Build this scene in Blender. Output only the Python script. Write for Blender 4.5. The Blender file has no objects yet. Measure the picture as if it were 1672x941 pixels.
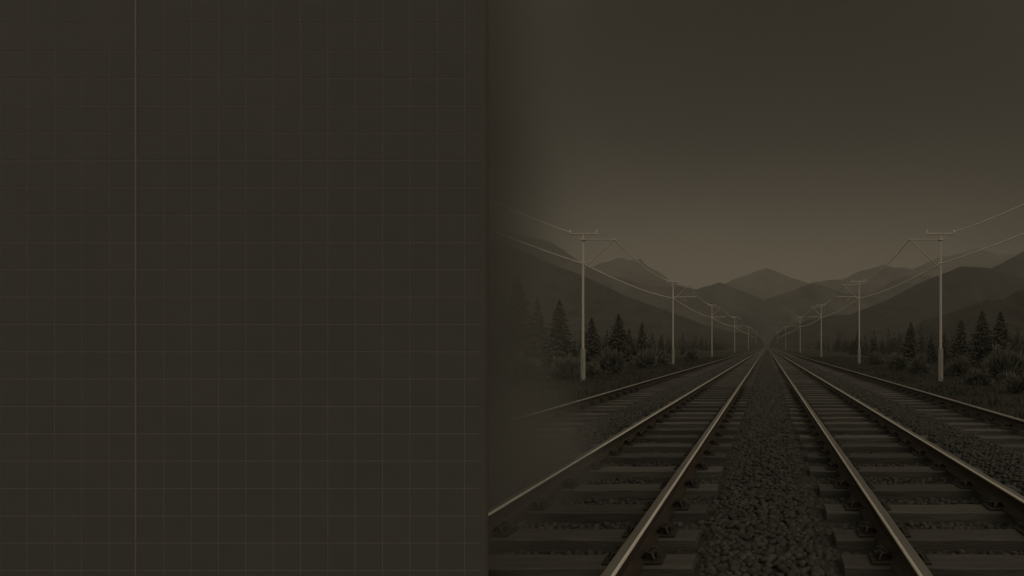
import bpy, math, random
import numpy as np
from mathutils import Vector
random.seed(7)
RNG = np.random.default_rng(11)
S = bpy.context.scene
COL = S.collection
R = math.radians

# ------------------------------------------------------------------ measures
F = 743.0                    # focal length expressed in photograph pixels (16 mm lens)
VX, VY = 1252.0, 566.0       # vanishing point of the rails in the photograph
CZ = 2.0                     # eye height above the verge
RAIL_TOP, SLEEPER_TOP, BED = 0.48, 0.28, 0.165

def at(px, py, d):
    return ((px - VX) / F * d, d, CZ + (VY - py) / F * d)

# ------------------------------------------------------------------ helpers
def tag(o, label=None, cat=None, group=None, kind=None):
    if label: o['label'] = label
    if cat: o['category'] = cat
    if group: o['group'] = group
    if kind: o['kind'] = kind
    return o

def empty(name, loc=(0, 0, 0), rz=0):
    o = bpy.data.objects.new(name, None)
    o.location = loc
    o.rotation_euler = (0, 0, rz)
    o.empty_display_size = 0.2
    COL.objects.link(o)
    return o

def link(name, me, parent=None, loc=(0, 0, 0)):
    o = bpy.data.objects.new(name, me)
    COL.objects.link(o)
    o.location = loc
    if parent: o.parent = parent
    return o

def fast_mesh(name, V, Fc, mats, smooth=False, midx=None):
    """V (n,3), Fc (m,k) uniform polygons"""
    me = bpy.data.meshes.new(name)
    V = np.asarray(V, dtype=np.float32); Fc = np.asarray(Fc, dtype=np.int32)
    m, k = Fc.shape
    me.vertices.add(len(V)); me.vertices.foreach_set('co', V.ravel())
    me.loops.add(m * k); me.loops.foreach_set('vertex_index', Fc.ravel())
    me.polygons.add(m)
    me.polygons.foreach_set('loop_start', np.arange(m, dtype=np.int32) * k)
    me.polygons.foreach_set('loop_total', np.full(m, k, dtype=np.int32))
    if smooth: me.polygons.foreach_set('use_smooth', np.ones(m, dtype=bool))
    for mt in mats: me.materials.append(mt)
    if midx is not None: me.polygons.foreach_set('material_index', np.asarray(midx, dtype=np.int32))
    me.update(calc_edges=True); me.validate()
    return me

class MB:
    def __init__(self): self.v, self.f, self.m, self.s = [], [], [], []
    def add(self, vs, fs, mi=0, sm=False):
        n = len(self.v); self.v += [tuple(p) for p in vs]
        for f in fs:
            self.f.append([i + n for i in f]); self.m.append(mi); self.s.append(sm)
    def box(self, x0, x1, y0, y1, z0, z1, b=0.0, mi=0):
        """box whose upper rim is chamfered by b"""
        if b <= 0:
            vs = [(x, y, z) for z in (z0, z1) for x, y in ((x0, y0), (x1, y0), (x1, y1), (x0, y1))]
            self.add(vs, [(3, 2, 1, 0), (4, 5, 6, 7), (0, 1, 5, 4), (1, 2, 6, 5), (2, 3, 7, 6), (3, 0, 4, 7)], mi); return
        rings = [(z0, 0), (z1 - b, 0), (z1, b)]
        vs = []
        for z, i in rings:
            vs += [(x0 + i, y0 + i, z), (x1 - i, y0 + i, z), (x1 - i, y1 - i, z), (x0 + i, y1 - i, z)]
        fs = [(3, 2, 1, 0), (8, 9, 10, 11)]
        for r in (0, 4):
            for k in range(4): fs.append((r + k, r + (k + 1) % 4, r + 4 + (k + 1) % 4, r + 4 + k))
        self.add(vs, fs, mi)
    def tube(self, pts, r, n=8, mi=0, cap=True, r1=None):
        pts = [Vector(p) for p in pts]; L = len(pts); vs = []
        for i, p in enumerate(pts):
            t = (pts[min(i + 1, L - 1)] - pts[max(i - 1, 0)]).normalized()
            a = Vector((0, 0, 1)) if abs(t.z) < 0.9 else Vector((1, 0, 0))
            u = t.cross(a).normalized(); w = t.cross(u)
            rr = r if r1 is None else r + (r1 - r) * i / max(1, L - 1)
            for k in range(n):
                an = 2 * math.pi * k / n
                vs.append(p + (u * math.cos(an) + w * math.sin(an)) * rr)
        fs = []
        for i in range(L - 1):
            for k in range(n):
                fs.append((i * n + k, i * n + (k + 1) % n, (i + 1) * n + (k + 1) % n, (i + 1) * n + k))
        self.add(vs, fs, mi, True)
        if cap:
            self.add(vs[:n], [tuple(range(n))], mi); self.add(vs[-n:], [tuple(reversed(range(n)))], mi)
    def ball(self, c, r, mi=0, nu=10, nv=6, sz=1.0):
        vs = [(c[0], c[1], c[2] + r * sz)]
        for j in range(1, nv):
            th = math.pi * j / nv
            for i in range(nu):
                ph = 2 * math.pi * i / nu
                vs.append((c[0] + r * math.sin(th) * math.cos(ph), c[1] + r * math.sin(th) * math.sin(ph), c[2] + r * sz * math.cos(th)))
        vs.append((c[0], c[1], c[2] - r * sz)); e = len(vs) - 1; fs = []
        for i in range(nu):
            k = (i + 1) % nu
            fs.append((0, 1 + i, 1 + k)); fs.append((e, e - nu + k, e - nu + i))
            for j in range(nv - 2):
                a = 1 + j * nu
                fs.append((a + i, a + nu + i, a + nu + k, a + k))
        self.add(vs, fs, mi, True)
    def mesh(self, name, mats):
        me = bpy.data.meshes.new(name)
        me.from_pydata(self.v, [], self.f)
        for mt in mats: me.materials.append(mt)
        me.polygons.foreach_set('material_index', self.m)
        me.polygons.foreach_set('use_smooth', self.s)
        me.update()
        return me
    def build(self, name, mats, parent=None, loc=(0, 0, 0)):
        if not isinstance(mats, (list, tuple)): mats = [mats]
        return link(name, self.mesh(name, mats), parent, loc)

# ------------------------------------------------------------------ materials
def mat(name, c0, c1, scale=4.0, rough=0.8, metal=0.0, bump=0.0, bscale=None, stretch=(1, 1, 1), detail=6, per_piece=0.0,
        rough1=None, spec=0.5, obj_random=0.0, clump=None):
    m = bpy.data.materials.new(name); m.use_nodes = True
    nt = m.node_tree; N = nt.nodes; L = nt.links
    b = N['Principled BSDF']
    tc = N.new('ShaderNodeTexCoord'); mp = N.new('ShaderNodeMapping'); mp.inputs['Scale'].default_value = stretch
    L.new(tc.outputs['Object'], mp.inputs['Vector'])
    nz = N.new('ShaderNodeTexNoise'); nz.inputs['Scale'].default_value = scale; nz.inputs['Detail'].default_value = detail
    nz.inputs['Roughness'].default_value = 0.6
    L.new(mp.outputs['Vector'], nz.inputs['Vector'])
    rp = N.new('ShaderNodeValToRGB')
    rp.color_ramp.elements[0].position = 0.32; rp.color_ramp.elements[1].position = 0.68
    rp.color_ramp.elements[0].color = (*c0, 1); rp.color_ramp.elements[1].color = (*c1, 1)
    L.new(nz.outputs['Fac'], rp.inputs['Fac'])
    col = rp.outputs['Color']
    def times(col, src, amount):
        mr = N.new('ShaderNodeMapRange'); mr.inputs['To Min'].default_value = 1 - amount; mr.inputs['To Max'].default_value = 1 + amount
        L.new(src, mr.inputs['Value'])
        mx = N.new('ShaderNodeMix'); mx.data_type = 'RGBA'; mx.blend_type = 'MULTIPLY'; mx.inputs['Factor'].default_value = 1
        L.new(col, mx.inputs['A']); L.new(mr.outputs['Result'], mx.inputs['B'])
        return mx.outputs['Result']
    if per_piece:
        g = N.new('ShaderNodeNewGeometry'); col = times(col, g.outputs['Random Per Island'], per_piece)
    if obj_random:
        g = N.new('ShaderNodeObjectInfo'); col = times(col, g.outputs['Random'], obj_random)
    if clump:
        n3 = N.new('ShaderNodeTexNoise'); n3.inputs['Scale'].default_value = clump; L.new(tc.outputs['Object'], n3.inputs['Vector'])
        col = times(col, n3.outputs['Fac'], 0.6)
    L.new(col, b.inputs['Base Color'])
    b.inputs['Roughness'].default_value = rough; b.inputs['Metallic'].default_value = metal
    b.inputs['Specular IOR Level'].default_value = spec
    if rough1 is not None:
        mr = N.new('ShaderNodeMapRange'); mr.inputs['To Min'].default_value = rough; mr.inputs['To Max'].default_value = rough1
        L.new(nz.outputs['Fac'], mr.inputs['Value']); L.new(mr.outputs['Result'], b.inputs['Roughness'])
    if bump:
        n2 = N.new('ShaderNodeTexNoise'); n2.inputs['Scale'].default_value = bscale or scale * 3; n2.inputs['Detail'].default_value = 8
        L.new(mp.outputs['Vector'], n2.inputs['Vector'])
        bp = N.new('ShaderNodeBump'); bp.inputs['Strength'].default_value = bump; bp.inputs['Distance'].default_value = 0.02
        L.new(n2.outputs['Fac'], bp.inputs['Height']); L.new(bp.outputs['Normal'], b.inputs['Normal'])
    return m

M = {}
M['ground'] = mat('soil_and_turf', (.022, .022, .017), (.04, .039, .029), .6, .95, bump=.6, bscale=4, spec=.1)
M['bed'] = mat('ballast_fines', (0.0316, 0.0295, 0.0254), (0.0563, 0.0528, 0.0450), 9, .95, bump=1.0, bscale=22, spec=.1)
M['stone'] = mat('ballast_stone', (0.0392, 0.0370, 0.0313), (0.0642, 0.0605, 0.0513), 7, .85, bump=.35, bscale=40, per_piece=.28, spec=.2)
M['wood'] = mat('sleeper_timber', (0.0581, 0.0539, 0.0457), (0.0954, 0.0888, 0.0748), 3, .8, bump=.5, bscale=14, stretch=(.6, 9, 9), obj_random=.30, spec=.25)
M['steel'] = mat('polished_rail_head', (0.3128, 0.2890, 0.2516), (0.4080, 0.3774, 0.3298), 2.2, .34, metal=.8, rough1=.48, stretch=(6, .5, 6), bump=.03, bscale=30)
M['edge_highlight'] = mat('painted_rail_highlight', (.80, .73, .62), (.9, .82, .7), 2.2, .3, metal=.3, stretch=(6, .5, 6))  # bright colour paints a highlight line along one rail-head edge
M['rust'] = mat('rusty_rail_web', (.035, .028, .02), (.06, .045, .032), 5, .75, metal=.2, bump=.3, bscale=30, stretch=(4, .6, 4), spec=.2)
M['dull'] = mat('dull_siding_rail_head', (.30, .275, .24), (.44, .40, .35), 1.5, .45, metal=.7, rough1=.6, stretch=(6, .4, 6), bump=.06, bscale=20)
M['iron'] = mat('clip_iron', (0.0300, 0.0263, 0.0210), (0.0525, 0.0450, 0.0360), 20, .65, metal=.4, spec=.3)
M['galv'] = mat('galvanised_steel', (0.4240, 0.3837, 0.3326), (0.5263, 0.4788, 0.4167), 3, .55, metal=.0, bump=.08, bscale=20, stretch=(1, 1, .25))
M['sleeve'] = mat('pole_base_concrete', (0.2296, 0.2132, 0.1845), (0.3444, 0.3157, 0.2747), 4, .8, bump=.25, bscale=25, stretch=(1, 1, .3))
M['porcelain'] = mat('insulator_porcelain', (.5, .46, .4), (.6, .55, .48), 5, .3)
M['wire'] = mat('bare_copper_wire', (.80, .73, .62), (.9, .82, .7), 2, .45)
M['needle'] = mat('conifer_needles', (0.0952, 0.0941, 0.0706), (0.1512, 0.1478, 0.1142), 1.2, .9, per_piece=.35, spec=.1)
M['bark'] = mat('conifer_bark', (.05, .042, .032), (.085, .07, .055), 4, .95, bump=.6, spec=.1)
M['leaf'] = mat('shrub_leaves', (0.0864, 0.0864, 0.0662), (0.1332, 0.1310, 0.1022), 1.0, .85, per_piece=.35, spec=.15)
M['blade'] = mat('grass_blades', (.03, .031, .022), (.055, .055, .039), .8, .9, per_piece=.35, spec=.1)
M['hill'] = mat('wooded_hillside', (0.0070, 0.0070, 0.0056), (0.0310, 0.0303, 0.0239), .06, .98, bump=1, bscale=.3, spec=.05)
M['mount'] = mat('mountain_rock_and_forest', (0.0135, 0.0131, 0.0108), (0.0675, 0.0630, 0.0531), .02, .98, bump=1, bscale=.05, spec=.05)
M['forest'] = mat('far_forest', (.02, .0205, .016), (.036, .036, .028), .15, .95, per_piece=.3, spec=.05)
M['tile'] = mat('dark_wall_tile', (0.1000, 0.0961, 0.0863), (0.1112, 0.1070, 0.0967), 2.2, .75, bump=.08, bscale=30, per_piece=.012, spec=.2)
M['grout'] = mat('pale_grout', (0.1605, 0.1478, 0.1308), (0.1901, 0.1749, 0.1548), 14, .95, spec=.1)
M['strip'] = mat('brass_joint_strip', (0.1814, 0.1546, 0.1360), (0.2252, 0.1916, 0.1684), 3, .6, stretch=(1, 1, .3), spec=.3)
M['trim'] = mat('shade_matched_edge', (0.0892, 0.0825, 0.0713), (0.0976, 0.0904, 0.0781), 3, .75, spec=.2)  # painted darker to offset the light on the wall end
M['coping'] = mat('coping_stone', (.12, .11, .09), (.17, .155, .13), 4, .9, bump=.3)

# ------------------------------------------------------------------ terrain: ground, track bed, hills
g = 3200.0
n = 80
xs = np.sign(np.linspace(-1, 1, n)) * np.abs(np.linspace(-1, 1, n)) ** 3 * g
V = np.array([(x, y, 0.0) for y in xs for x in xs])
V[:, 2] = np.where((np.abs(V[:, 0]) > 9) & (np.abs(V[:, 1]) < 500), RNG.normal(0, .03, len(V)), 0)
Q = [(j * n + i, j * n + i + 1, (j + 1) * n + i + 1, (j + 1) * n + i) for j in range(n - 1) for i in range(n - 1)]
tag(link('ground', fast_mesh('ground', V, Q, [M['ground']], True)), kind='structure')

b = MB()
prof = [(-7.6, -.06), (-6.6, .02), (-5.9, BED - .01), (-3.2, BED), (-.9, BED), (-.45, BED + .05), (.45, BED + .05), (.9, BED), (3.2, BED), (5.9, BED - .01), (6.6, .02), (7.6, -.06)]
yy = [-8] + list(np.linspace(0, 60, 60)) + [90, 150, 300, 560]
vs = []
for y in yy:
    for x, z in prof: vs.append((x, y, z + (random.uniform(-.012, .012) if abs(x) < 6 else 0)))
k = len(prof)
b.add(vs, [(j * k + i, j * k + i + 1, (j + 1) * k + i + 1, (j + 1) * k + i) for j in range(len(yy) - 1) for i in range(k - 1)], 0, True)
tag(b.build('track_bed', M['bed']), kind='structure')

def vnoise(seed):
    r = np.random.default_rng(seed); ph = r.uniform(0, 6.28, (7, 2)); fr = r.uniform(.6, 1.6, (7, 2))
    def f(u, v):
        s = 0
        for i in range(7):
            k = 1.9 ** i
            s = s + np.sin(u * fr[i, 0] * k + ph[i, 0] + 1.3 * np.sin(v * k * .6 + ph[i, 1])) * np.sin(v * fr[i, 1] * k + ph[i, 1]) / k ** .95
        return s
    return f

RIDGES = []
def ridge(name, pts, D, front, back, mt, rough, seed, power=1.5, nx=260, nt=60, jag=0.0):
    """a hill body: crest line at distance D, slopes falling to the plain in front and behind"""
    P = [at(px, py, D) for px, py in pts]
    X = np.array([p[0] for p in P]); Z = np.array([p[2] for p in P])
    nf = vnoise(seed)
    def crest(x): return np.interp(x, X, Z)
    xs = np.linspace(X[0], X[-1], nx)
    # crest plus small ragged detail
    det = nf(xs / D * 26, xs * 0 + .3) * jag
    det *= np.clip((np.abs(xs) - 8) / 30, 0, 1)
    cz = np.maximum(crest(xs) + det, -1)
    edge = np.clip(np.minimum(xs - X[0], X[-1] - xs) / (.06 * (X[-1] - X[0])), 0, 1)
    V = []
    for j in range(nt + 1):
        t = j / nt
        if t < .68:
            s = t / .68; y = D - front * (1 - s); h = s ** power
        else:
            s = (t - .68) / .32; y = D + back * s; h = (1 - s) ** 1.2
        gul = nf(xs / D * 9, np.full_like(xs, y / D * 7)) * rough * (4 * h * (1 - h) if t < .68 else h * (1 - h))
        z = -0.8 + (cz + .8) * h * (1 + 0 * edge) + np.minimum(gul, 0) * np.clip((np.abs(xs) - 14) / 40, 0, 1)
        V.append(np.stack([xs, np.full_like(xs, y), np.maximum(z, -.8)], 1))
    V = np.concatenate(V)
    m = nx
    Q = [(j * m + i, j * m + i + 1, (j + 1) * m + i + 1, (j + 1) * m + i) for j in range(nt) for i in range(m - 1)]
    o = link(name, fast_mesh(name, V, Q, [mt], True))
    tag(o, kind='structure')
    def height(x, y):
        s = max(0.0, min(1.0, 1 - (D - y) / front))
        return -0.8 + (float(np.interp(x, xs, cz)) + .8) * s ** power
    RIDGES.append((name, D, front, height))
    return height

hill_a = ridge('hill', [(250, 215), (600, 290), (828, 398), (930, 440), (1018, 480), (1083, 505), (1151, 531), (1200, 541), (1230, 545.5), (1240, 550), (1245, 558), (1249, 570)], 540, 215, 160, M['hill'], 10, 3, 2.2, jag=.9)
hill_b = ridge('hill', [(1254.5, 570), (1258, 558), (1263, 550), (1274, 541), (1308, 526), (1342, 514), (1390, 514), (1475, 475), (1522, 453), (1570, 432), (1619, 437), (1672, 451), (1800, 440), (2100, 420), (2400, 470)], 540, 215, 160, M['hill'], 10, 5, 2.2, jag=.9)
ridge('hill', [(1440, 572), (1480, 545), (1510, 522), (1545, 513), (1580, 501), (1610, 489), (1650, 487), (1658, 473), (1672, 471), (1710, 478), (1900, 452), (2200, 480)], 330, 120, 160, M['hill'], 4, 35, 1.6, jag=1.1)
ridge('hill', [(1500, 530), (1560, 470), (1619, 438), (1672, 407), (1800, 345), (2100, 330), (2500, 480)], 680, 180, 220, M['hill'], 12, 9, 1.3, jag=1.2)
ridge('mountain', [(760, 560), (900, 480), (1000, 468), (1056, 461), (1100, 468), (1137, 471), (1173.5, 459), (1200, 469), (1246, 487), (1300, 508), (1370, 545)], 850, 240, 250, M['mount'], 30, 13, 1.2, jag=3)
ridge('mountain', [(1120, 560), (1200, 510), (1246, 488), (1285, 477), (1327, 463), (1350, 469), (1376, 476), (1444, 483), (1500, 498), (1620, 540)], 930, 260, 250, M['mount'], 30, 15, 1.2, jag=3)
ridge('mountain', [(420, 400), (640, 360), (800, 356), (896, 396), (937, 418), (975, 440), (1056, 470), (1120, 500)], 900, 200, 300, M['mount'], 30, 17, 1.2, jag=1.6*3)
ridge('mountain', [(1380, 510), (1451, 460), (1478, 447), (1522, 451), (1600, 455), (1700, 470), (1850, 520)], 1020, 260, 300, M['mount'], 30, 19, 1.2, jag=1.6*3)
ridge('mountain', [(860, 470), (920, 440), (964, 432), (1008, 420), (1032, 425), (1047, 423), (1052, 430), (1076, 442), (1100, 456), (1127, 473), (1200, 510)], 1300, 320, 300, M['mount'], 40, 21, 1.2, jag=1.6*4)
ridge('mountain', [(1280, 490), (1328, 463), (1352, 456), (1376, 449), (1417, 436), (1444, 429), (1471, 436), (1498, 446), (1560, 470), (1650, 510)], 1300, 320, 300, M['mount'], 40, 23, 1.2, jag=1.6*4)
ridge('mountain', [(1440, 460), (1500, 435), (1536, 422), (1580, 408), (1597, 403), (1624, 407), (1672, 414), (1800, 400), (2000, 450)], 1420, 330, 300, M['mount'], 40, 27, 1.2, jag=1.6*5)
ridge('mountain', [(1060, 505), (1180, 462), (1207.5, 451), (1252, 435.5), (1292, 452), (1324, 463), (1450, 510)], 1550, 380, 300, M['mount'], 50, 25, 1.2, jag=4)

# ------------------------------------------------------------------ ballast stones (nobody could count them)
def ico(sub):
    import bmesh
    bm = bmesh.new(); bmesh.ops.create_icosphere(bm, subdivisions=sub, radius=1)
    v = np.array([p.co[:] for p in bm.verts]); f = np.array([[q.index for q in p.verts] for p in bm.faces]); bm.free()
    return v, f
SLEEPER_Y = [3.66, 4.18, 4.85, 5.58, 6.42, 7.22, 7.98, 8.74, 9.52]
while len(SLEEPER_Y) < 100: SLEEPER_Y.append(SLEEPER_Y[-1] + .76)
SLEEPER_Y = np.array(SLEEPER_Y)
SW = .118       # half width of a sleeper along the line
TRACK_C, GAUGE2 = 1.817, .7525
def in_sleeper(x, y):
    near = np.min(np.abs(y[:, None] - SLEEPER_Y[None, :]), axis=1) < SW + .035
    main = (np.abs(np.abs(x) - TRACK_C) < 1.24)
    side = (np.abs(x) > 4.15) & (np.abs(x) < 5.9)
    return near & (main | side)
def stones(y0, y1, x1, sp, sub, seed):
    r = np.random.default_rng(seed)
    nx, ny = int(2 * x1 / sp), int((y1 - y0) / (sp * .87))
    X, Y = np.meshgrid(np.arange(nx), np.arange(ny)); X = X.ravel().astype(float); Y = Y.ravel().astype(float)
    x = -x1 + (X + .5 * (Y % 2)) * sp + r.normal(0, sp * .16, len(X)); y = y0 + Y * sp * .87 + r.normal(0, sp * .16, len(X))
    keep = ~in_sleeper(x, y)
    keep &= ~((x < -1.7) & (y < 3.5))
    x, y = x[keep], y[keep]; n = len(x)
    u, f = ico(sub)
    rad = sp * r.uniform(.42, .68, n)
    z = BED - rad * .05 + r.uniform(-.012, .02, n) + np.clip((.72 - np.abs(x)) / .35, 0, 1) * .055
    z += np.clip((np.abs(x) - 3.05) / .25, 0, 1) * np.clip((4.3 - np.abs(x)) / .25, 0, 1) * .06
    sc = np.stack([rad * r.uniform(.85, 1.3, n), rad * r.uniform(.8, 1.15, n), rad * r.uniform(.55, .85, n)], 1)
    a = r.uniform(0, 6.28, n); tl = r.normal(0, .3, n)
    # lumpy unit stones: squash along random directions so that they get soft facets
    P = np.repeat(u[None], n, 0)
    for q in range(5):
        d = r.normal(size=(n, 3)); d /= np.linalg.norm(d, axis=1, keepdims=True)
        h = r.uniform(.55, .9, n)
        dot = np.einsum('nkj,nj->nk', P, d); ex = np.maximum(dot - h[:, None], 0) * .75
        P = P - ex[..., None] * d[:, None, :]
    P = P * sc[:, None, :]
    ct, st = np.cos(tl)[:, None], np.sin(tl)[:, None]
    P = np.stack([P[..., 0] * ct + P[..., 2] * st, P[..., 1], -P[..., 0] * st + P[..., 2] * ct], -1)
    ca, sa = np.cos(a)[:, None], np.sin(a)[:, None]
    P = np.stack([P[..., 0] * ca - P[..., 1] * sa, P[..., 0] * sa + P[..., 1] * ca, P[..., 2]], -1)
    P += np.stack([x, y, z], 1)[:, None, :]
    FF = (f[None] + (np.arange(n) * len(u))[:, None, None]).reshape(-1, 3)
    return P.reshape(-1, 3), FF
VV, FF, off = [], [], 0
for a in ((3.1, 6, 5.3, .069, 2, 1), (6, 9, 5.3, .074, 1, 5), (9, 16, 5.6, .085, 1, 2), (16, 34, 5.6, .12, 1, 3), (34, 80, 5.7, .2, 1, 4)):
    v, f = stones(*a); VV.append(v); FF.append(f + off); off += len(v)
tag(link('ballast_stones', fast_mesh('ballast_stones', np.concatenate(VV), np.concatenate(FF), [M['stone']], True)), 'rounded grey ballast stones filling the gaps between and beside the rails', 'ballast', kind='stuff')

# ------------------------------------------------------------------ railway tracks
def rail_mesh(y0, y1, head, width=.096, inner=1):
    """flat-bottomed rail; material 0 running surface, 1 web and foot, 2 highlight painted on the head edge facing the centre"""
    w = width / 2
    half = [(w * .62, 0), (w * .9, -.005), (w, -.016), (w * .97, -.045), (w * .55, -.060), (.012, -.075), (.011, -.15), (.03, -.165), (.095, -.178), (.097, -.196)]
    pr = [(x, z) for x, z in half] + [(-x, z) for x, z in reversed(half)]
    k = len(pr); ys = [y0]
    while ys[-1] < y1:
        ys.append(min(y1, ys[-1] + (1.5 if ys[-1] < 40 else 40)))
    b = MB()
    vs = [(x, y, RAIL_TOP + z) for y in ys for x, z in pr]
    b.v = vs
    hn = len(half)
    for j in range(len(ys) - 1):
        for i in range(k):
            q = (i + 1) % k
            b.f.append([j * k + i, j * k + q, (j + 1) * k + q, (j + 1) * k + i])
            m = 1
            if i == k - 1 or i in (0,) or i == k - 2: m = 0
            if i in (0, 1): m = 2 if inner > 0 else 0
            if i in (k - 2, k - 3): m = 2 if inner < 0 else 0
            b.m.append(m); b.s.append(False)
    b.f.append(list(range(k))); b.m.append(1); b.s.append(False)
    b.f.append(list(range((len(ys) - 1) * k, len(ys) * k))[::-1]); b.m.append(1); b.s.append(False)
    return b.mesh('rail', [head, M['rust'], M['edge_highlight'] if head is M['steel'] else head])

def sleeper_mesh(half_len, seed):
    r = random.Random(seed); b = MB()
    nx = 9; vs = []
    for i in range(nx):
        x = -half_len + 2 * half_len * i / (nx - 1)
        dz = r.uniform(-.006, .006); dy0, dy1 = r.uniform(-.008, .008), r.uniform(-.008, .008)
        top = SLEEPER_TOP + dz
        for y, z in ((-SW + dy0, SLEEPER_TOP - .17), (-SW + dy0, top - .014), (-SW + .014 + dy0, top), (SW - .014 + dy1, top), (SW + dy1, top - .014), (SW + dy1, SLEEPER_TOP - .17)):
            vs.append((x, y, z))
    fs = []
    for i in range(nx - 1):
        for q in range(6): fs.append((i * 6 + q, (i + 1) * 6 + q, (i + 1) * 6 + (q + 1) % 6, i * 6 + (q + 1) % 6))
    fs.append(tuple(range(6))); fs.append(tuple(reversed(range((nx - 1) * 6, nx * 6))))
    b.add(vs, fs)
    return b.mesh('sleeper', [M['wood']])

def clip_mesh():
    """sole plate with shoulder, bolt and bent spring clip, on the +x side of a rail foot"""
    b = MB()
    b.box(.0925, .235, -.085, .085, SLEEPER_TOP + .002, SLEEPER_TOP + .024, .006)
    b.box(.125, .165, -.05, .05, SLEEPER_TOP + .024, SLEEPER_TOP + .075, .008)
    z = SLEEPER_TOP
    b.tube([(.175, -.075, z + .04), (.15, -.06, z + .085), (.11, -.045, z + .075), (.075, -.03, z + .036), (.078, .03, z + .036), (.11, .045, z + .075), (.15, .06, z + .085), (.175, .075, z + .04)], .013, 7)
    b.tube([(.185, 0, z + .02), (.185, 0, z + .07)], .02, 6)
    return b.mesh('rail_clip', [M['iron']])
CLIP_R = clip_mesh()
CLIP_L = CLIP_R.copy(); CLIP_L.name = 'rail_clip'
co = np.empty(len(CLIP_L.vertices) * 3, dtype=np.float32); CLIP_L.vertices.foreach_get('co', co)
co[0::3] *= -1; CLIP_L.vertices.foreach_set('co', co); CLIP_L.flip_normals()

SL_MAIN = [sleeper_mesh(1.205, 40 + i) for i in range(5)]
SL_SIDE = [sleeper_mesh(.78, 60 + i) for i in range(4)]

def far_sleepers(half_len, y0, y1, parent, cx):
    b = MB(); y = y0
    while y < y1:
        b.box(cx - half_len, cx + half_len, y - SW, y + SW, SLEEPER_TOP - .17, SLEEPER_TOP, .01); y += .76
    o = b.build('sleeper', M['wood'], parent); o['kind'] = 'stuff'

def main_track(side, label):
    t = empty('railway_track', (side * TRACK_C, 0, 0)); tag(t, label, 'railway track', 'main tracks')
    for s in (-1, 1):
        x = s * GAUGE2
        y0 = -6.0
        if side < 0: y0 = 3.45 if s < 0 else 3.0
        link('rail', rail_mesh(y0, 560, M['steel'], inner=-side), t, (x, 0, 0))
    ys = SLEEPER_Y[:99]
    for i, y in enumerate(ys):
        sl = link('sleeper', SL_MAIN[random.randrange(5)], t, (random.uniform(-.03, .03), float(y), 0))
        sl.rotation_euler = (0, 0, random.choice((0, math.pi)) + random.uniform(-.008, .008))
        if i < 20:
            for s in (-1, 1):
                for me in (CLIP_R, CLIP_L):
                    c = bpy.data.objects.new('rail_clip', me); COL.objects.link(c); c.parent = sl
                    flip = abs(sl.rotation_euler.z) > 1.5
                    c.location = ((-s if flip else s) * GAUGE2 - (-sl.location.x if flip else sl.location.x), 0, 0)
    far_sleepers(1.2, float(ys[-1]) + .76, 330, t, 0)
    return t
main_track(-1, 'railway track of two bright rails on timber sleepers emerging from behind the tiled wall')
main_track(1, 'railway track of two bright rails on timber sleepers, opposite the tiled wall')

def side_track(side, label):
    X = side * 5.3
    t = empty('siding_track', (X, 0, 0)); tag(t, label, 'railway track', 'outer tracks')
    link('rail', rail_mesh(3.6 if side < 0 else -6, 560, M['dull'], .11, -side), t)
    for i, y in enumerate(SLEEPER_Y[:99]):
        if side < 0 and y < 3.8: continue
        sl = link('sleeper', SL_SIDE[random.randrange(4)], t, (-side * .36 + random.uniform(-.04, .04), float(y) + .21, -.055))
        sl.rotation_euler = (0, 0, random.uniform(-.012, .012))
        if 3 < i < 20:
            c = bpy.data.objects.new('rail_clip', CLIP_L if side > 0 else CLIP_R); COL.objects.link(c); c.parent = sl
            c.location = (side * .36 - (sl.location.x + side * .36), 0, .055)
    far_sleepers(.75, float(SLEEPER_Y[98]) + .97, 300, t, -side * .36)
    return t
side_track(-1, 'duller single outer rail with short sleepers at the verge on the wall side')
side_track(1, 'duller single outer rail with short sleepers at the verge opposite the wall side')

# ------------------------------------------------------------------ catenary poles and wires
PX = 10.7
OFFS = [300, 153, 89.5, 52.4, 30, 17.3]
PD = [PX * F / o for o in OFFS]
PTOP = [184, 105.6, 67.4, 48.3, 32.3, 24]
PBASE = [56, 26.8, 16.6, 8.7, 3.8, 0]
LOWER = [136, 79.5, 47.5, 33, 21, 14.5]

OFFR = [284, 151, 89, 54.5, 31, 17.6]
def pole_x(side, i): return side * (OFFS if side < 0 else OFFR)[i] * PD[i] / F

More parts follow.
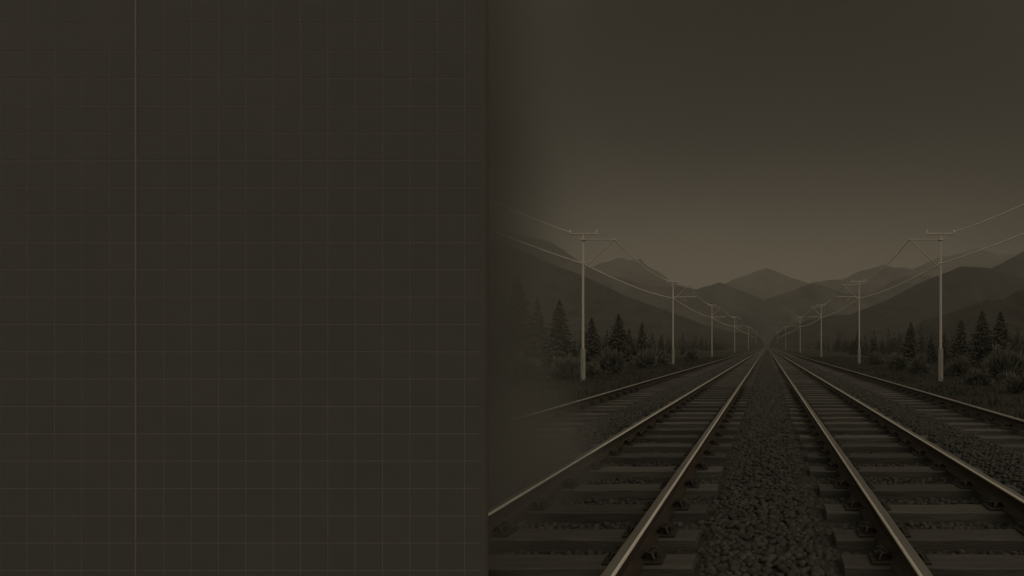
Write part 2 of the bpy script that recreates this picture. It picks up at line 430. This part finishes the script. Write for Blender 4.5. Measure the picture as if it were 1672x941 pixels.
def make_pole(side, i, label):
    PXI = abs(pole_x(side, i))
    d = PD[i]
    ztop = CZ + PTOP[i] / F * d
    zlow = CZ + LOWER[i] / F * d
    big = 1 + .12 * i
    t = empty('catenary_pole', (side * PXI, d, 0)); tag(t, label, 'utility pole', 'catenary poles along the line')
    c = -side                     # direction towards the tracks
    b = MB(); b.tube([(0, 0, 1.75), (0, 0, ztop * .5), (0, 0, ztop + .05)], .073 * big, 14, r1=.06 * big); b.build('shaft', M['galv'], t)
    b = MB(); b.tube([(0, 0, -.15), (0, 0, 1.80)], .13 * big, 16); b.tube([(0, 0, 1.80), (0, 0, 1.86)], .14 * big, 16); b.build('base_sleeve', M['sleeve'], t)
    b = MB(); b.box(-.80, .88, -.05, .05, ztop - .045, ztop + .04, .012) if side < 0 else b.box(-.88, .80, -.05, .05, ztop - .045, ztop + .04, .012)
    b.build('crossarm', M['galv'], t)
    for x in (-.76, .80):
        xx = x if side < 0 else -x
        b = MB(); b.tube([(xx, 0, ztop + .046), (xx, 0, ztop + .09)], .035 * big, 10); b.ball((xx, 0, ztop + .13), .06 * big); b.ball((xx, 0, ztop + .20), .045 * big); b.build('insulator', M['porcelain'], t)
    zb = ztop - .34
    b = MB(); b.tube([(c * .09, 0, zb), (c * 1.80, 0, zb)], .034 * big, 8)
    b.ball((c * 1.82, 0, zb), .07 * big); b.box(-.12 * big, .12 * big, -.12 * big, .12 * big, zb - .06, zb + .06, .01)
    b.build('bracket_arm', M['galv'], t)
    zbr = ztop - 1.97
    b = MB(); b.tube([(c * .09, 0, zbr), (c * 1.78, 0, zb - .03)], .032 * big, 8); b.build('diagonal_brace', M['galv'], t)
    b = MB(); b.tube([(-c * .09, 0, ztop - .35), (-c * .62, 0, ztop - .06)], .022 * big, 6); b.build('crossarm_strut', M['galv'], t)
    b = MB(); b.tube([(-c * .10, 0, zlow), (c * .16, 0, zlow)], .05 * big, 10); b.build('wire_clamp', M['porcelain'], t)
    if i in (1, 2, 3):
        b = MB(); b.tube([(c * .09, 0, zlow + .12), (c * 2.66, 0, zlow + .12)], .04 * big, 8); b.tube([(c * .9, 0, zlow + .10), (c * 1.5, 0, zlow - .35), (c * 1.62, 0, zlow - .38)], .025, 6); b.build('lower_arm', M['galv'], t)
    return dict(cross=Vector((side * PXI - c * .76, d, ztop + .10)), cross_in=Vector((side * PXI + c * .2, d, ztop + .06)), tip=Vector((side * PXI + c * 1.82, d, zb)), low=Vector((side * PXI - c * .06, d, zlow)))

ordn = ['nearest and largest', 'second', 'third', 'fourth', 'fifth', 'sixth and farthest']
ATT = {}
for side in (-1, 1):
    for i in range(6):
        where = 'on the wall side' if side < 0 else 'opposite the wall side'
        extra = 'with thick base sleeve' if i in (0, 1) else ('with crossarm and slanted bracket' if i < 4 else 'fading into haze')
        ATT[side, i] = make_pole(side, i, f'pale catenary pole {extra}, {ordn[i]} {where}')

def span(b, p, q, sag, r, n=22):
    pts = []
    for k in range(n + 1):
        t = k / n; v = p.lerp(q, t); v.z -= 4 * sag * t * (1 - t); pts.append(v)
    b.tube(pts, r, 6)
for side in (-1, 1):
    where = 'wall side' if side < 0 else 'side opposite the wall'
    b = MB()
    p0 = ATT[side, 0]['cross'].copy()
    q = Vector((side * PX * 1.02, 1.0, p0.z - .05)); span(b, p0, q, .78, .026)
    for i in range(5):
        r = .032 + .014 * i
        span(b, ATT[side, i]['tip'], ATT[side, i + 1]['cross_in'], .024 * (PD[i + 1] - PD[i]) * (1, .75, .55, .4, .35)[i], r)
    tag(b.build('overhead_wire', M['wire']), f'thin upper wire sagging between pole brackets and crossarms on the {where}', 'wire', 'upper wires')
    b = MB()
    p0 = ATT[side, 0]['low']; q = Vector((side * PX * 1.02, 1.0, p0.z + .25)); span(b, p0, q, .42, .026)
    for i in range(5):
        r = .032 + .014 * i
        span(b, ATT[side, i]['low'], ATT[side, i + 1]['low'], .012 * (PD[i + 1] - PD[i]) * (1, .8, .6, .45, .4)[i], r)
    tag(b.build('overhead_wire', M['wire']), f'thin lower wire crossing the pole shafts below the brackets on the {where}', 'wire', 'lower wires')

# ------------------------------------------------------------------ conifers
def leaf_quads(cent, axis, up, ln, wd):
    """pointed four-sided leaves: centre line along axis"""
    axis = axis / np.linalg.norm(axis, axis=1, keepdims=True)
    s = np.cross(axis, up); s /= np.linalg.norm(s, axis=1, keepdims=True) + 1e-9
    l = ln[:, None]; w = wd[:, None]
    P = np.stack([cent - axis * l * .5, cent + s * w * .5, cent + axis * l * .5, cent - s * w * .5], 1)
    return P.reshape(-1, 3), np.arange(len(cent) * 4).reshape(-1, 4)

def conifer_meshes(seed):
    """unit-height conifer"""
    r = np.random.default_rng(seed)
    C, A, U, LN, WD = [], [], [], [], []
    z = .10
    while z < .985:
        t = (z - .10) / .9
        reach = .27 * (1 - t) ** .85 + .008
        nb = int(6 + 8 * (1 - t)); a0 = r.uniform(0, 6.28)
        for k in range(nb):
            a = a0 + 6.283 * k / nb + r.normal(0, .2)
            L = reach * r.uniform(.62, 1.12)
            zz = z + r.normal(0, .007)
            m = max(5, int(20 * (L / .25) + 4))
            s = np.sqrt(r.uniform(.02, 1, m))
            droop = -.30 * L * s + .16 * L * s ** 3 * r.uniform(.2, 1.6)
            wdt = .30 * L * (1 - s * .75)
            off = r.normal(0, 1, m) * wdt * .5
            d = np.array([math.cos(a), math.sin(a)]); pn = np.array([-d[1], d[0]])
            p = np.stack([d[0] * L * s + pn[0] * off, d[1] * L * s + pn[1] * off, zz + droop - np.abs(off) * .25 + r.normal(0, .004, m)], 1)
            ax = np.stack([d[0] + pn[0] * off / (L + .01) * 1.6, d[1] + pn[1] * off / (L + .01) * 1.6, r.normal(-.22, .22, m)], 1)
            C.append(p); A.append(ax); U.append(np.stack([r.normal(0, .5, m), r.normal(0, .5, m), np.ones(m)], 1))
            LN.append(r.uniform(.03, .06, m) * (.75 + .5 * (1 - t))); WD.append(r.uniform(.012, .024, m) * (.75 + .5 * (1 - t)))
        z += .022 * (1.25 - .5 * t) * r.uniform(.8, 1.25)
    # leading shoot
    m = 30; zz = r.uniform(.93, 1.0, m)
    C.append(np.stack([r.normal(0, .003, m), r.normal(0, .003, m), zz], 1)); A.append(np.stack([r.normal(0, .4, m), r.normal(0, .4, m), np.ones(m)], 1)); U.append(r.normal(0, 1, (m, 3)))
    LN.append(r.uniform(.02, .04, m)); WD.append(r.uniform(.006, .011, m))
    P, Q = leaf_quads(np.concatenate(C), np.concatenate(A), np.concatenate(U), np.concatenate(LN), np.concatenate(WD))
    crown = fast_mesh('crown', P, Q, [M['needle']])
    b = MB(); b.tube([(0, 0, -.02), (0.002, 0, .3), (0, .002, .7), (0, 0, .97)], .016, 9, r1=.002)
    for k in range(26):
        z = .1 + .034 * k * .95; a = k * 2.4; L = .2 * (1 - (z - .1) / .9)
        b.tube([(0, 0, z), (math.cos(a) * L, math.sin(a) * L, z - .25 * L)], .004, 4, r1=.001)
    trunk = b.mesh('trunk', [M['bark']])
    return crown, trunk
CON = [conifer_meshes(100 + i) for i in range(4)]
def conifer(px, py, d, wide, label, v):
    x, y, z = at(px, py, d)
    t = empty('conifer_tree', (x, y, 0), random.uniform(0, 6.28)); t.scale = (z * wide, z * wide, z)
    tag(t, label, 'tree', 'conifers on the verge')
    c, k = CON[v]
    link('crown', c, t); link('trunk', k, t)
NEAR = 'on the wall side'; FAR = 'opposite the wall side'
TREES = [
 (845, 452, 40, 1.05, f'tallest dark conifer {NEAR}, half lost beside the wall edge', 0),
 (878, 486, 54, .8, f'slim conifer between the tallest tree and the nearest pole {NEAR}', 1),
 (913, 489, 45, 1.1, f'broad dark conifer just before the nearest pole {NEAR}', 2),
 (966, 518, 50, 1.1, f'dark conifer just past the nearest pole {NEAR}, trackward of its shaft', 3),
 (1010, 512, 50, 1.15, f'tall pointed conifer midway between first and second pole {NEAR}', 0),
 (1027, 536, 58, .9, f'narrow low conifer pressed between two taller ones before the second pole {NEAR}', 1),
 (1048, 527, 58, 1.05, f'medium conifer standing off the second pole {NEAR}, taller than its neighbours', 2),
 (1064, 556, 72, 1.1, f'small bushy conifer right of a medium one {NEAR}', 3),
 (1080, 546, 72, 1.0, f'small conifer closest to the second pole {NEAR}', 1),
 (1487, 526, 55, 1.15, f'pointed conifer standing alone between second and first pole {FAR}', 2),
 (1466, 566, 62, 1.2, f'very low dark conifer at the trackward end of the trees {FAR}', 0),
 (1505, 547, 60, .95, f'short slim conifer beside the lone pointed one {FAR}', 3),
 (1520, 549, 57, 1.1, f'short broad conifer just trackward of the nearest pole {FAR}', 1),
 (1542, 543, 56, 1.0, f'short conifer partly hidden by the nearest pole shaft {FAR}', 2),
 (1569, 521, 50, 1.15, f'medium conifer first beyond the nearest pole {FAR}', 3),
 (1604, 507, 45, 1.15, f'tall conifer second beyond the nearest pole {FAR}', 0),
 (1634, 507, 43, 1.15, f'tall conifer third beyond the nearest pole {FAR}', 1),
 (1660, 546, 48, 1.1, f'short conifer at the frame edge, outermost of the trees {FAR}', 2),
]
for a in TREES: conifer(*a)

# ------------------------------------------------------------------ shrubs
def shrub_meshes(seed):
    r = np.random.default_rng(seed); n = 1500
    nl = 16
    dirs = r.normal(size=(nl, 3)); dirs[:, 2] = np.abs(dirs[:, 2]) * .9 + .1; dirs /= np.linalg.norm(dirs, axis=1, keepdims=True)
    lobes = dirs * r.uniform(.4, .72, (nl, 1)) * np.array([1, 1, .95])
    k = r.integers(0, nl, n)
    d = r.normal(size=(n, 3)); d /= np.linalg.norm(d, axis=1, keepdims=True)
    p = lobes[k] + d * r.uniform(.08, .34, (n, 1))
    ax = p * .9 + d * .6 + np.array([0, 0, .35]) + r.normal(0, .22, (n, 3))
    keep = p[:, 2] > .02
    p, ax = p[keep], ax[keep]; n = len(p)
    P, Q = leaf_quads(p, ax, r.normal(size=(n, 3)), r.uniform(.18, .42, n), r.uniform(.035, .07, n))
    P[:, 2] = np.maximum(P[:, 2], 0.0)
    fol = fast_mesh('foliage', P, Q, [M['leaf']])
    b = MB()
    for q in lobes: b.tube([(0, 0, -.03), tuple(q * .5 + np.array([0, 0, .05])), tuple(q)], .018, 5, r1=.006)
    return fol, b.mesh('stem', [M['bark']])
SHR = [shrub_meshes(200 + i) for i in range(4)]
def shrub(px, py_base, d, rad_px, hpx, label, v):
    x = (px - VX) / F * d
    s = rad_px / F * d; h = hpx / F * d
    t = empty('shrub', (x, d, 0), random.uniform(0, 6.28)); t.scale = (s, s, h); tag(t, label, 'shrub', 'shrubs on the verge')
    f, k = SHR[v]; link('foliage', f, t); link('stem', k, t)
SHRUBS = [
 (850, 0, 27, 38, 52, f'wide leafy shrub under the tallest conifer {NEAR}', 0),
 (927, 0, 28, 36, 50, f'rounded leafy shrub at the foot of the nearest pole {NEAR}', 1),
 (1000, 0, 33, 32, 48, f'spiky leafy shrub just past the nearest pole {NEAR}', 2),
 (968, 0, 29, 24, 30, f'low shrub close behind the nearest pole base {NEAR}', 3),
 (1052, 0, 42, 26, 36, f'pale low shrub short of the second pole {NEAR}', 0),
 (1080, 0, 48, 18, 28, f'small shrub almost at the second pole {NEAR}', 3),
 (1128, 0, 62, 18, 26, f'small shrub past the second pole {NEAR}', 1),
 (1468, 0, 38, 24, 36, f'pale shrub trackward of the lone pointed conifer {FAR}', 1),
 (1430, 0, 50, 18, 26, f'small shrub just past the second pole {FAR}', 2),
 (1502, 0, 34, 24, 36, f'shrub between the lone conifer and the nearest pole {FAR}', 3),
 (1565, 0, 31, 28, 38, f'low shrub beside the nearest pole base {FAR}', 2),
 (1642, 0, 27.5, 42, 62, f'large spiky pale shrub under the tall conifers {FAR}', 0),
 (1664, 0, 20, 34, 40, f'dark shrub low at the frame edge {FAR}', 1),
 (1600, 0, 24, 30, 26, f'low dark shrub in front of the large spiky one {FAR}', 3),
]
for a in SHRUBS: shrub(*a)

# ------------------------------------------------------------------ grass on the verges
r = np.random.default_rng(5); n = 60000
sgn = r.choice([-1, 1], n); x = sgn * (6.15 + r.uniform(0, 1, n) ** 1.4 * 22); y = 6 + r.uniform(0, 1, n) ** 1.5 * 75
cl = np.sin(x * 1.7 + 2 * np.sin(y * .6)) * np.sin(y * 1.3 + 1.5 * np.sin(x * .8))
keep = (cl > r.uniform(-1.1, .5, n)) & ~((x < 0) & (y < 4)); x, y, cl = x[keep], y[keep], cl[keep]; n = len(x)
hh = r.uniform(.12, .34, n) * (1 + .35 * cl)
P, Q = leaf_quads(np.stack([x, y, hh * .45], 1), np.stack([r.normal(0, .35, n), r.normal(0, .35, n), np.ones(n)], 1), r.normal(size=(n, 3)), hh, .02 + hh * .07)
tag(link('grass', fast_mesh('grass', P, Q, [M['blade']])), 'dark rough grass growing on the verges outside the tracks', 'grass', kind='stuff')

# ------------------------------------------------------------------ far forest on the hill feet (one mass)
def far_trees(n, seed):
    r = np.random.default_rng(seed); b_v, b_f = [], []; off = 0
    cnt = 0
    while cnt < n:
        s = r.choice([-1, 1]); d = r.uniform(95, 430); px = r.uniform(60, 720)
        x = s * px / F * d
        if abs(x) < 17 + d * .028: continue
        if px > 190 and s > 0 and d > 215: continue
        gh = max(0.0, (hill_a if s < 0 else hill_b)(x, d))
        ht = r.uniform(4.5, 10) * (.75 + .25 * math.sin(x * .13 + d * .05))
        if d < 140: ht *= .75
        m = 150
        t = r.uniform(0, 1, m) ** 1.25; tier = (t * 8 + r.uniform(0, 6.28)) % 1
        rad = ht * .22 * (1 - t) ** .85 * (.55 + .6 * tier) + .02
        a = r.uniform(0, 6.28, m)
        p = np.stack([x + rad * np.cos(a) * .7, d + rad * np.sin(a) * .7, gh - .4 + ht * t], 1)
        ax = np.stack([np.cos(a), np.sin(a), np.full(m, -.45)], 1) + r.normal(0, .2, (m, 3))
        P, Q = leaf_quads(p, ax, r.normal(0, .5, (m, 3)) + np.array([0, 0, 1]), rad * .8 + .25, np.full(m, .045 * ht) * (1.15 - .6 * t))
        b_v.append(P); b_f.append(Q + off); off += len(P); cnt += 1
    return np.concatenate(b_v), np.concatenate(b_f)
v, f = far_trees(1100, 31)
tag(link('distant_forest', fast_mesh('distant_forest', v, f, [M['forest']])), 'far dark conifer forest covering the lower hillsides behind the verge trees', 'forest', kind='stuff')

# ------------------------------------------------------------------ tiled wall standing in for a flat grid graphic
WY, T = 3.2, 44.65 / F * 3.2          # wall plane and tile pitch
XE = (786 - VX) / F * WY              # end of the wall
XL = (44 - VX) / F * WY - 30 * T
ZT = CZ + (VY - 38.6) / F * WY        # height of the first joint below the top edge of the picture
TH = .09
w = empty('grid_standin_wall', ((XL + XE) / 2, WY, 0)); ox = (XL + XE) / 2
tag(w, 'dark tiled wall standing in for a flat grid graphic, one brighter vertical strip', 'wall')
Z0, Z1 = -.05, ZT + 4 * T
b = MB(); b.box(XL - ox, XE - ox - .01, .0012, TH - .012, Z0, Z1); b.build('wall_core', M['grout'], w)
b = MB(); gw = .0034
def tile(x0, x1, z0, z1, y=.0):
    e = .0006; t = .004
    vs = [(x0, y + t, z0), (x1, y + t, z0), (x1, y + t, z1), (x0, y + t, z1), (x0 + e, y, z0 + e), (x1 - e, y, z0 + e), (x1 - e, y, z1 - e), (x0 + e, y, z1 - e)]
    b.add(vs, [(4, 5, 6, 7), (0, 1, 5, 4), (1, 2, 6, 5), (2, 3, 7, 6), (3, 0, 4, 7)])
x_joint0 = (44 - VX) / F * WY - ox
jx = [x_joint0 + k * T for k in range(-30, 40) if XL - ox - 1e-6 <= x_joint0 + k * T < XE - ox - .02] + [XE - ox - .008]
z_first = ZT
jz = [z_first + k * T for k in range(-40, 5)]
jz = [z for z in jz if z > -.04 and z <= Z1 + 1e-6]
xs_strip = (222 - VX) / F * WY - ox
for i in range(len(jx) - 1):
    for k in range(len(jz) - 1):
        tile(jx[i] + gw, jx[i + 1] - gw, jz[k] + gw, jz[k + 1] - gw)
b.build('tile_facing', M['tile'], w)
b = MB()
R2 = TH / 2
prof = [(XE - ox - .012 + 0, 0.0)] + [(XE - ox - .012 + .02 * math.sin(a) , R2 - R2 * math.cos(a)) for a in np.linspace(.15, math.pi - .15, 12)] + [(XE - ox - .012, TH)]
vs = []
for z in (Z0, Z1):
    vs += [(x, y, z) for x, y in prof]
k = len(prof)
b.add(vs, [(i, i + 1, k + i + 1, k + i) for i in range(k - 1)], 0, True)
b.add(vs, [tuple(range(k)), tuple(reversed(range(k, 2 * k))), (0, k, 2 * k - 1, k - 1)], 0)
b.build('end_trim', M['trim'], w)
b = MB(); b.box(xs_strip - .0046, xs_strip + .0046, -.003, .012, Z0, Z1); b.build('joint_strip', M['strip'], w)
b = MB(); b.box(XL - ox - .03, XE - ox + .03, -.04, TH + .04, Z1, Z1 + .09, .02); b.build('coping', M['coping'], w)

# ------------------------------------------------------------------ haze
HZ = 3300.0
b = MB(); b.box(-HZ, HZ, -HZ, HZ, -2.0, 290.0)
hm = bpy.data.materials.new('evening_haze'); hm.use_nodes = True
nt = hm.node_tree; nt.nodes.clear()
out = nt.nodes.new('ShaderNodeOutputMaterial'); pv = nt.nodes.new('ShaderNodeVolumePrincipled')
pv.inputs['Color'].default_value = (.46, .43, .375, 1)
pv.inputs['Density'].default_value = 7.0e-4
pv.inputs['Anisotropy'].default_value = 0.0
nt.links.new(pv.outputs['Volume'], out.inputs['Volume'])
tag(b.build('haze', hm), kind='stuff')

# dark volume added to fade the view out beside the wall
b = MB(); b.box(-5.2, -1.6, 3.34, 6.4, -.02, 7.4)
mm = bpy.data.materials.new('dark_fade'); mm.use_nodes = True
nt = mm.node_tree; nt.nodes.clear(); N = nt.nodes; L = nt.links
out = N.new('ShaderNodeOutputMaterial'); pv = N.new('ShaderNodeVolumePrincipled')
pv.inputs['Color'].default_value = (.375, .36, .318, 1); pv.inputs['Anisotropy'].default_value = 0
tc = N.new('ShaderNodeTexCoord'); sp = N.new('ShaderNodeSeparateXYZ'); L.new(tc.outputs['Object'], sp.inputs['Vector'])
mr = N.new('ShaderNodeMapRange'); mr.inputs['From Min'].default_value = -2.2; mr.inputs['From Max'].default_value = -3.92; mr.inputs['To Min'].default_value = 0; mr.inputs['To Max'].default_value = 1.75; mr.clamp = True
L.new(sp.outputs['X'], mr.inputs['Value'])
pw = N.new('ShaderNodeMath'); pw.operation = 'POWER'; L.new(mr.outputs['Result'], pw.inputs[0]); pw.inputs[1].default_value = 2
nz = N.new('ShaderNodeTexNoise'); nz.inputs['Scale'].default_value = .9; nz.inputs['Detail'].default_value = 2; L.new(tc.outputs['Object'], nz.inputs['Vector'])
mu = N.new('ShaderNodeMath'); mu.operation = 'MULTIPLY'; L.new(pw.outputs[0], mu.inputs[0])
m3 = N.new('ShaderNodeMapRange'); m3.inputs['To Min'].default_value = .5; m3.inputs['To Max'].default_value = 1.5; L.new(nz.outputs['Fac'], m3.inputs['Value']); L.new(m3.outputs['Result'], mu.inputs[1])
# it lies thicker near the ground
g1 = N.new('ShaderNodeMapRange'); g1.inputs['From Min'].default_value = -1.78; g1.inputs['From Max'].default_value = -2.78; g1.inputs['To Min'].default_value = 0; g1.inputs['To Max'].default_value = 1.3; L.new(sp.outputs['X'], g1.inputs['Value'])
g2 = N.new('ShaderNodeMath'); g2.operation = 'POWER'; L.new(g1.outputs['Result'], g2.inputs[0]); g2.inputs[1].default_value = 2
g3 = N.new('ShaderNodeMapRange'); g3.interpolation_type = 'SMOOTHSTEP'; g3.inputs['From Min'].default_value = .15; g3.inputs['From Max'].default_value = 1.7; g3.inputs['To Min'].default_value = 1; g3.inputs['To Max'].default_value = 0; L.new(sp.outputs['Z'], g3.inputs['Value'])
g4 = N.new('ShaderNodeMath'); g4.operation = 'MULTIPLY'; L.new(g2.outputs[0], g4.inputs[0]); L.new(g3.outputs['Result'], g4.inputs[1])
g5 = N.new('ShaderNodeMath'); g5.operation = 'ADD'; L.new(mu.outputs[0], g5.inputs[0]); L.new(g4.outputs[0], g5.inputs[1])
L.new(g5.outputs[0], pv.inputs['Density']); L.new(pv.outputs['Volume'], out.inputs['Volume'])
tag(b.build('fade_volume', mm), 'dark volume added beside the end of the tiled wall, fading the view out', 'fade_volume', kind='stuff')

# ------------------------------------------------------------------ light
SUN_EL, SUN_AZ = 45.0, 140.0           # azimuth measured clockwise from the view direction (+Y)
sd = bpy.data.lights.new('low_sun', 'SUN'); sd.energy = .5; sd.angle = R(35); sd.color = (1.0, .905, .735)
so = bpy.data.objects.new('low_sun', sd); COL.objects.link(so)
dirv = Vector((math.sin(R(SUN_AZ)) * math.cos(R(SUN_EL)), math.cos(R(SUN_AZ)) * math.cos(R(SUN_EL)), math.sin(R(SUN_EL))))
so.rotation_euler = dirv.to_track_quat('Z', 'Y').to_euler()
so.location = dirv * 50

W = bpy.data.worlds.new('World'); S.world = W; W.use_nodes = True
nt = W.node_tree; N = nt.nodes; L = nt.links; N.clear()
out = N.new('ShaderNodeOutputWorld')
sky = N.new('ShaderNodeTexSky'); sky.sky_type = 'NISHITA'; sky.sun_disc = False
sky.sun_elevation = R(SUN_EL); sky.sun_rotation = R(SUN_AZ); sky.dust_density = 4; sky.air_density = 1.5
bw = N.new('ShaderNodeRGBToBW'); L.new(sky.outputs['Color'], bw.inputs['Color'])
tint = N.new('ShaderNodeMix'); tint.data_type = 'RGBA'; tint.blend_type = 'MULTIPLY'; tint.inputs['Factor'].default_value = 1
L.new(bw.outputs['Val'], tint.inputs['A']); tint.inputs['B'].default_value = (1.0, .872, .68, 1)
bg0 = N.new('ShaderNodeBackground'); bg0.inputs['Strength'].default_value = .0043; L.new(tint.outputs['Result'], bg0.inputs['Color']); BG0 = bg0
# evening glow low over the end of the valley, thin uneven cloud
tc = N.new('ShaderNodeTexCoord'); sep = N.new('ShaderNodeSeparateXYZ'); L.new(tc.outputs['Generated'], sep.inputs['Vector'])
dt = N.new('ShaderNodeVectorMath'); dt.operation = 'DOT_PRODUCT'; L.new(tc.outputs['Generated'], dt.inputs[0]); dt.inputs[1].default_value = (0, math.cos(R(6)), math.sin(R(6)))
rp = N.new('ShaderNodeValToRGB'); L.new(sep.outputs['Z'], rp.inputs['Fac']); cr = rp.color_ramp
SKY = [(0.0, (.106, .0865, .056)), (.12, (.097, .079, .051)), (.20, (.064, .0525, .035)), (.30, (.025, .021, .0152)), (.40, (.007, .006, .0046)), (.52, (.0008, .0007, .0006)), (1.0, (.0008, .0007, .0006))]
while len(cr.elements) < len(SKY): cr.elements.new(.5)
for e, (p, c) in zip(cr.elements, SKY): e.position = p; e.color = (*c, 1)
mr = N.new('ShaderNodeMapRange'); mr.inputs['From Min'].default_value = .78; mr.inputs['From Max'].default_value = 1.0; mr.inputs['To Min'].default_value = .0; mr.inputs['To Max'].default_value = 1.08
mr.interpolation_type = 'SMOOTHSTEP'; L.new(dt.outputs['Value'], mr.inputs['Value'])
mp = N.new('ShaderNodeMapping'); mp.inputs['Scale'].default_value = (2, 2, 7); L.new(tc.outputs['Generated'], mp.inputs['Vector'])
nz = N.new('ShaderNodeTexNoise'); nz.inputs['Scale'].default_value = 1.6; nz.inputs['Detail'].default_value = 7; nz.inputs['Roughness'].default_value = .6; L.new(mp.outputs['Vector'], nz.inputs['Vector'])
m2 = N.new('ShaderNodeMapRange'); m2.inputs['To Min'].default_value = .80; m2.inputs['To Max'].default_value = 1.20; L.new(nz.outputs['Fac'], m2.inputs['Value'])
m4 = N.new('ShaderNodeMath'); m4.operation = 'MULTIPLY'; L.new(m2.outputs['Result'], m4.inputs[0]); m4.inputs[1].default_value = .0045; L.new(m4.outputs[0], BG0.inputs['Strength'])
mu = N.new('ShaderNodeMath'); mu.operation = 'MULTIPLY'; L.new(mr.outputs['Result'], mu.inputs[0]); L.new(m2.outputs['Result'], mu.inputs[1])
bg1 = N.new('ShaderNodeBackground'); L.new(rp.outputs['Color'], bg1.inputs['Color']); L.new(mu.outputs['Value'], bg1.inputs['Strength'])
ad = N.new('ShaderNodeAddShader'); L.new(bg0.outputs[0], ad.inputs[0]); L.new(bg1.outputs[0], ad.inputs[1]); 
# unseen glow added behind and beside the viewer to light wires and poles
d2 = N.new('ShaderNodeVectorMath'); d2.operation = 'DOT_PRODUCT'; L.new(tc.outputs['Generated'], d2.inputs[0]); d2.inputs[1].default_value = (0, -math.cos(R(8)), math.sin(R(8)))
m5 = N.new('ShaderNodeMapRange'); m5.interpolation_type = 'SMOOTHSTEP'; m5.inputs['From Min'].default_value = -.72; m5.inputs['From Max'].default_value = .15; m5.inputs['To Min'].default_value = 0; m5.inputs['To Max'].default_value = .24
L.new(d2.outputs['Value'], m5.inputs['Value'])
d3 = N.new('ShaderNodeVectorMath'); d3.operation = 'DOT_PRODUCT'; d3.inputs[1].default_value = (math.cos(R(12)), -.12, math.sin(R(12)))
ax = N.new('ShaderNodeMath'); ax.operation = 'ABSOLUTE'; L.new(sep.outputs['X'], ax.inputs[0])
cx = N.new('ShaderNodeCombineXYZ'); L.new(ax.outputs[0], cx.inputs['X']); L.new(sep.outputs['Y'], cx.inputs['Y']); L.new(sep.outputs['Z'], cx.inputs['Z']); L.new(cx.outputs[0], d3.inputs[0])
m6 = N.new('ShaderNodeMapRange'); m6.interpolation_type = 'SMOOTHSTEP'; m6.inputs['From Min'].default_value = .52; m6.inputs['From Max'].default_value = .95; m6.inputs['To Min'].default_value = 0; m6.inputs['To Max'].default_value = .62
L.new(d3.outputs['Value'], m6.inputs['Value'])
sm = N.new('ShaderNodeMath'); sm.operation = 'ADD'; L.new(m5.outputs['Result'], sm.inputs[0]); L.new(m6.outputs['Result'], sm.inputs[1])
bg2 = N.new('ShaderNodeBackground'); bg2.inputs['Color'].default_value = (1.0, .905, .735, 1); L.new(sm.outputs[0], bg2.inputs['Strength'])
ad2 = N.new('ShaderNodeAddShader'); L.new(ad.outputs[0], ad2.inputs[0]); L.new(bg2.outputs[0], ad2.inputs[1]); L.new(ad2.outputs[0], out.inputs['Surface'])

# ------------------------------------------------------------------ camera
cd = bpy.data.cameras.new('camera'); cam = bpy.data.objects.new('camera', cd); COL.objects.link(cam)
cam.location = (0, 0, CZ); cam.rotation_euler = (R(90), 0, 0)
cd.sensor_fit = 'HORIZONTAL'; cd.sensor_width = 36.0; cd.lens = 36.0 * F / 1672.0
cd.shift_x = -(VX - 836.0) / 1672.0; cd.shift_y = (VY - 470.5) / 1672.0
cd.clip_start = .05; cd.clip_end = 12000
S.camera = cam

S.render.resolution_x, S.render.resolution_y = 1024, 576
S.view_settings.view_transform = 'Standard'; S.view_settings.look = 'None'; S.view_settings.exposure = 0; S.view_settings.gamma = 1
S.view_settings.use_curve_mapping = False
S.render.engine = 'CYCLES'
cy = S.cycles
cy.use_denoising = True; cy.denoiser = 'OPENIMAGEDENOISE'
cy.max_bounces = 6; cy.diffuse_bounces = 3; cy.glossy_bounces = 3; cy.volume_bounces = 1
cy.use_adaptive_sampling = False
S.render.filter_size = 1.5
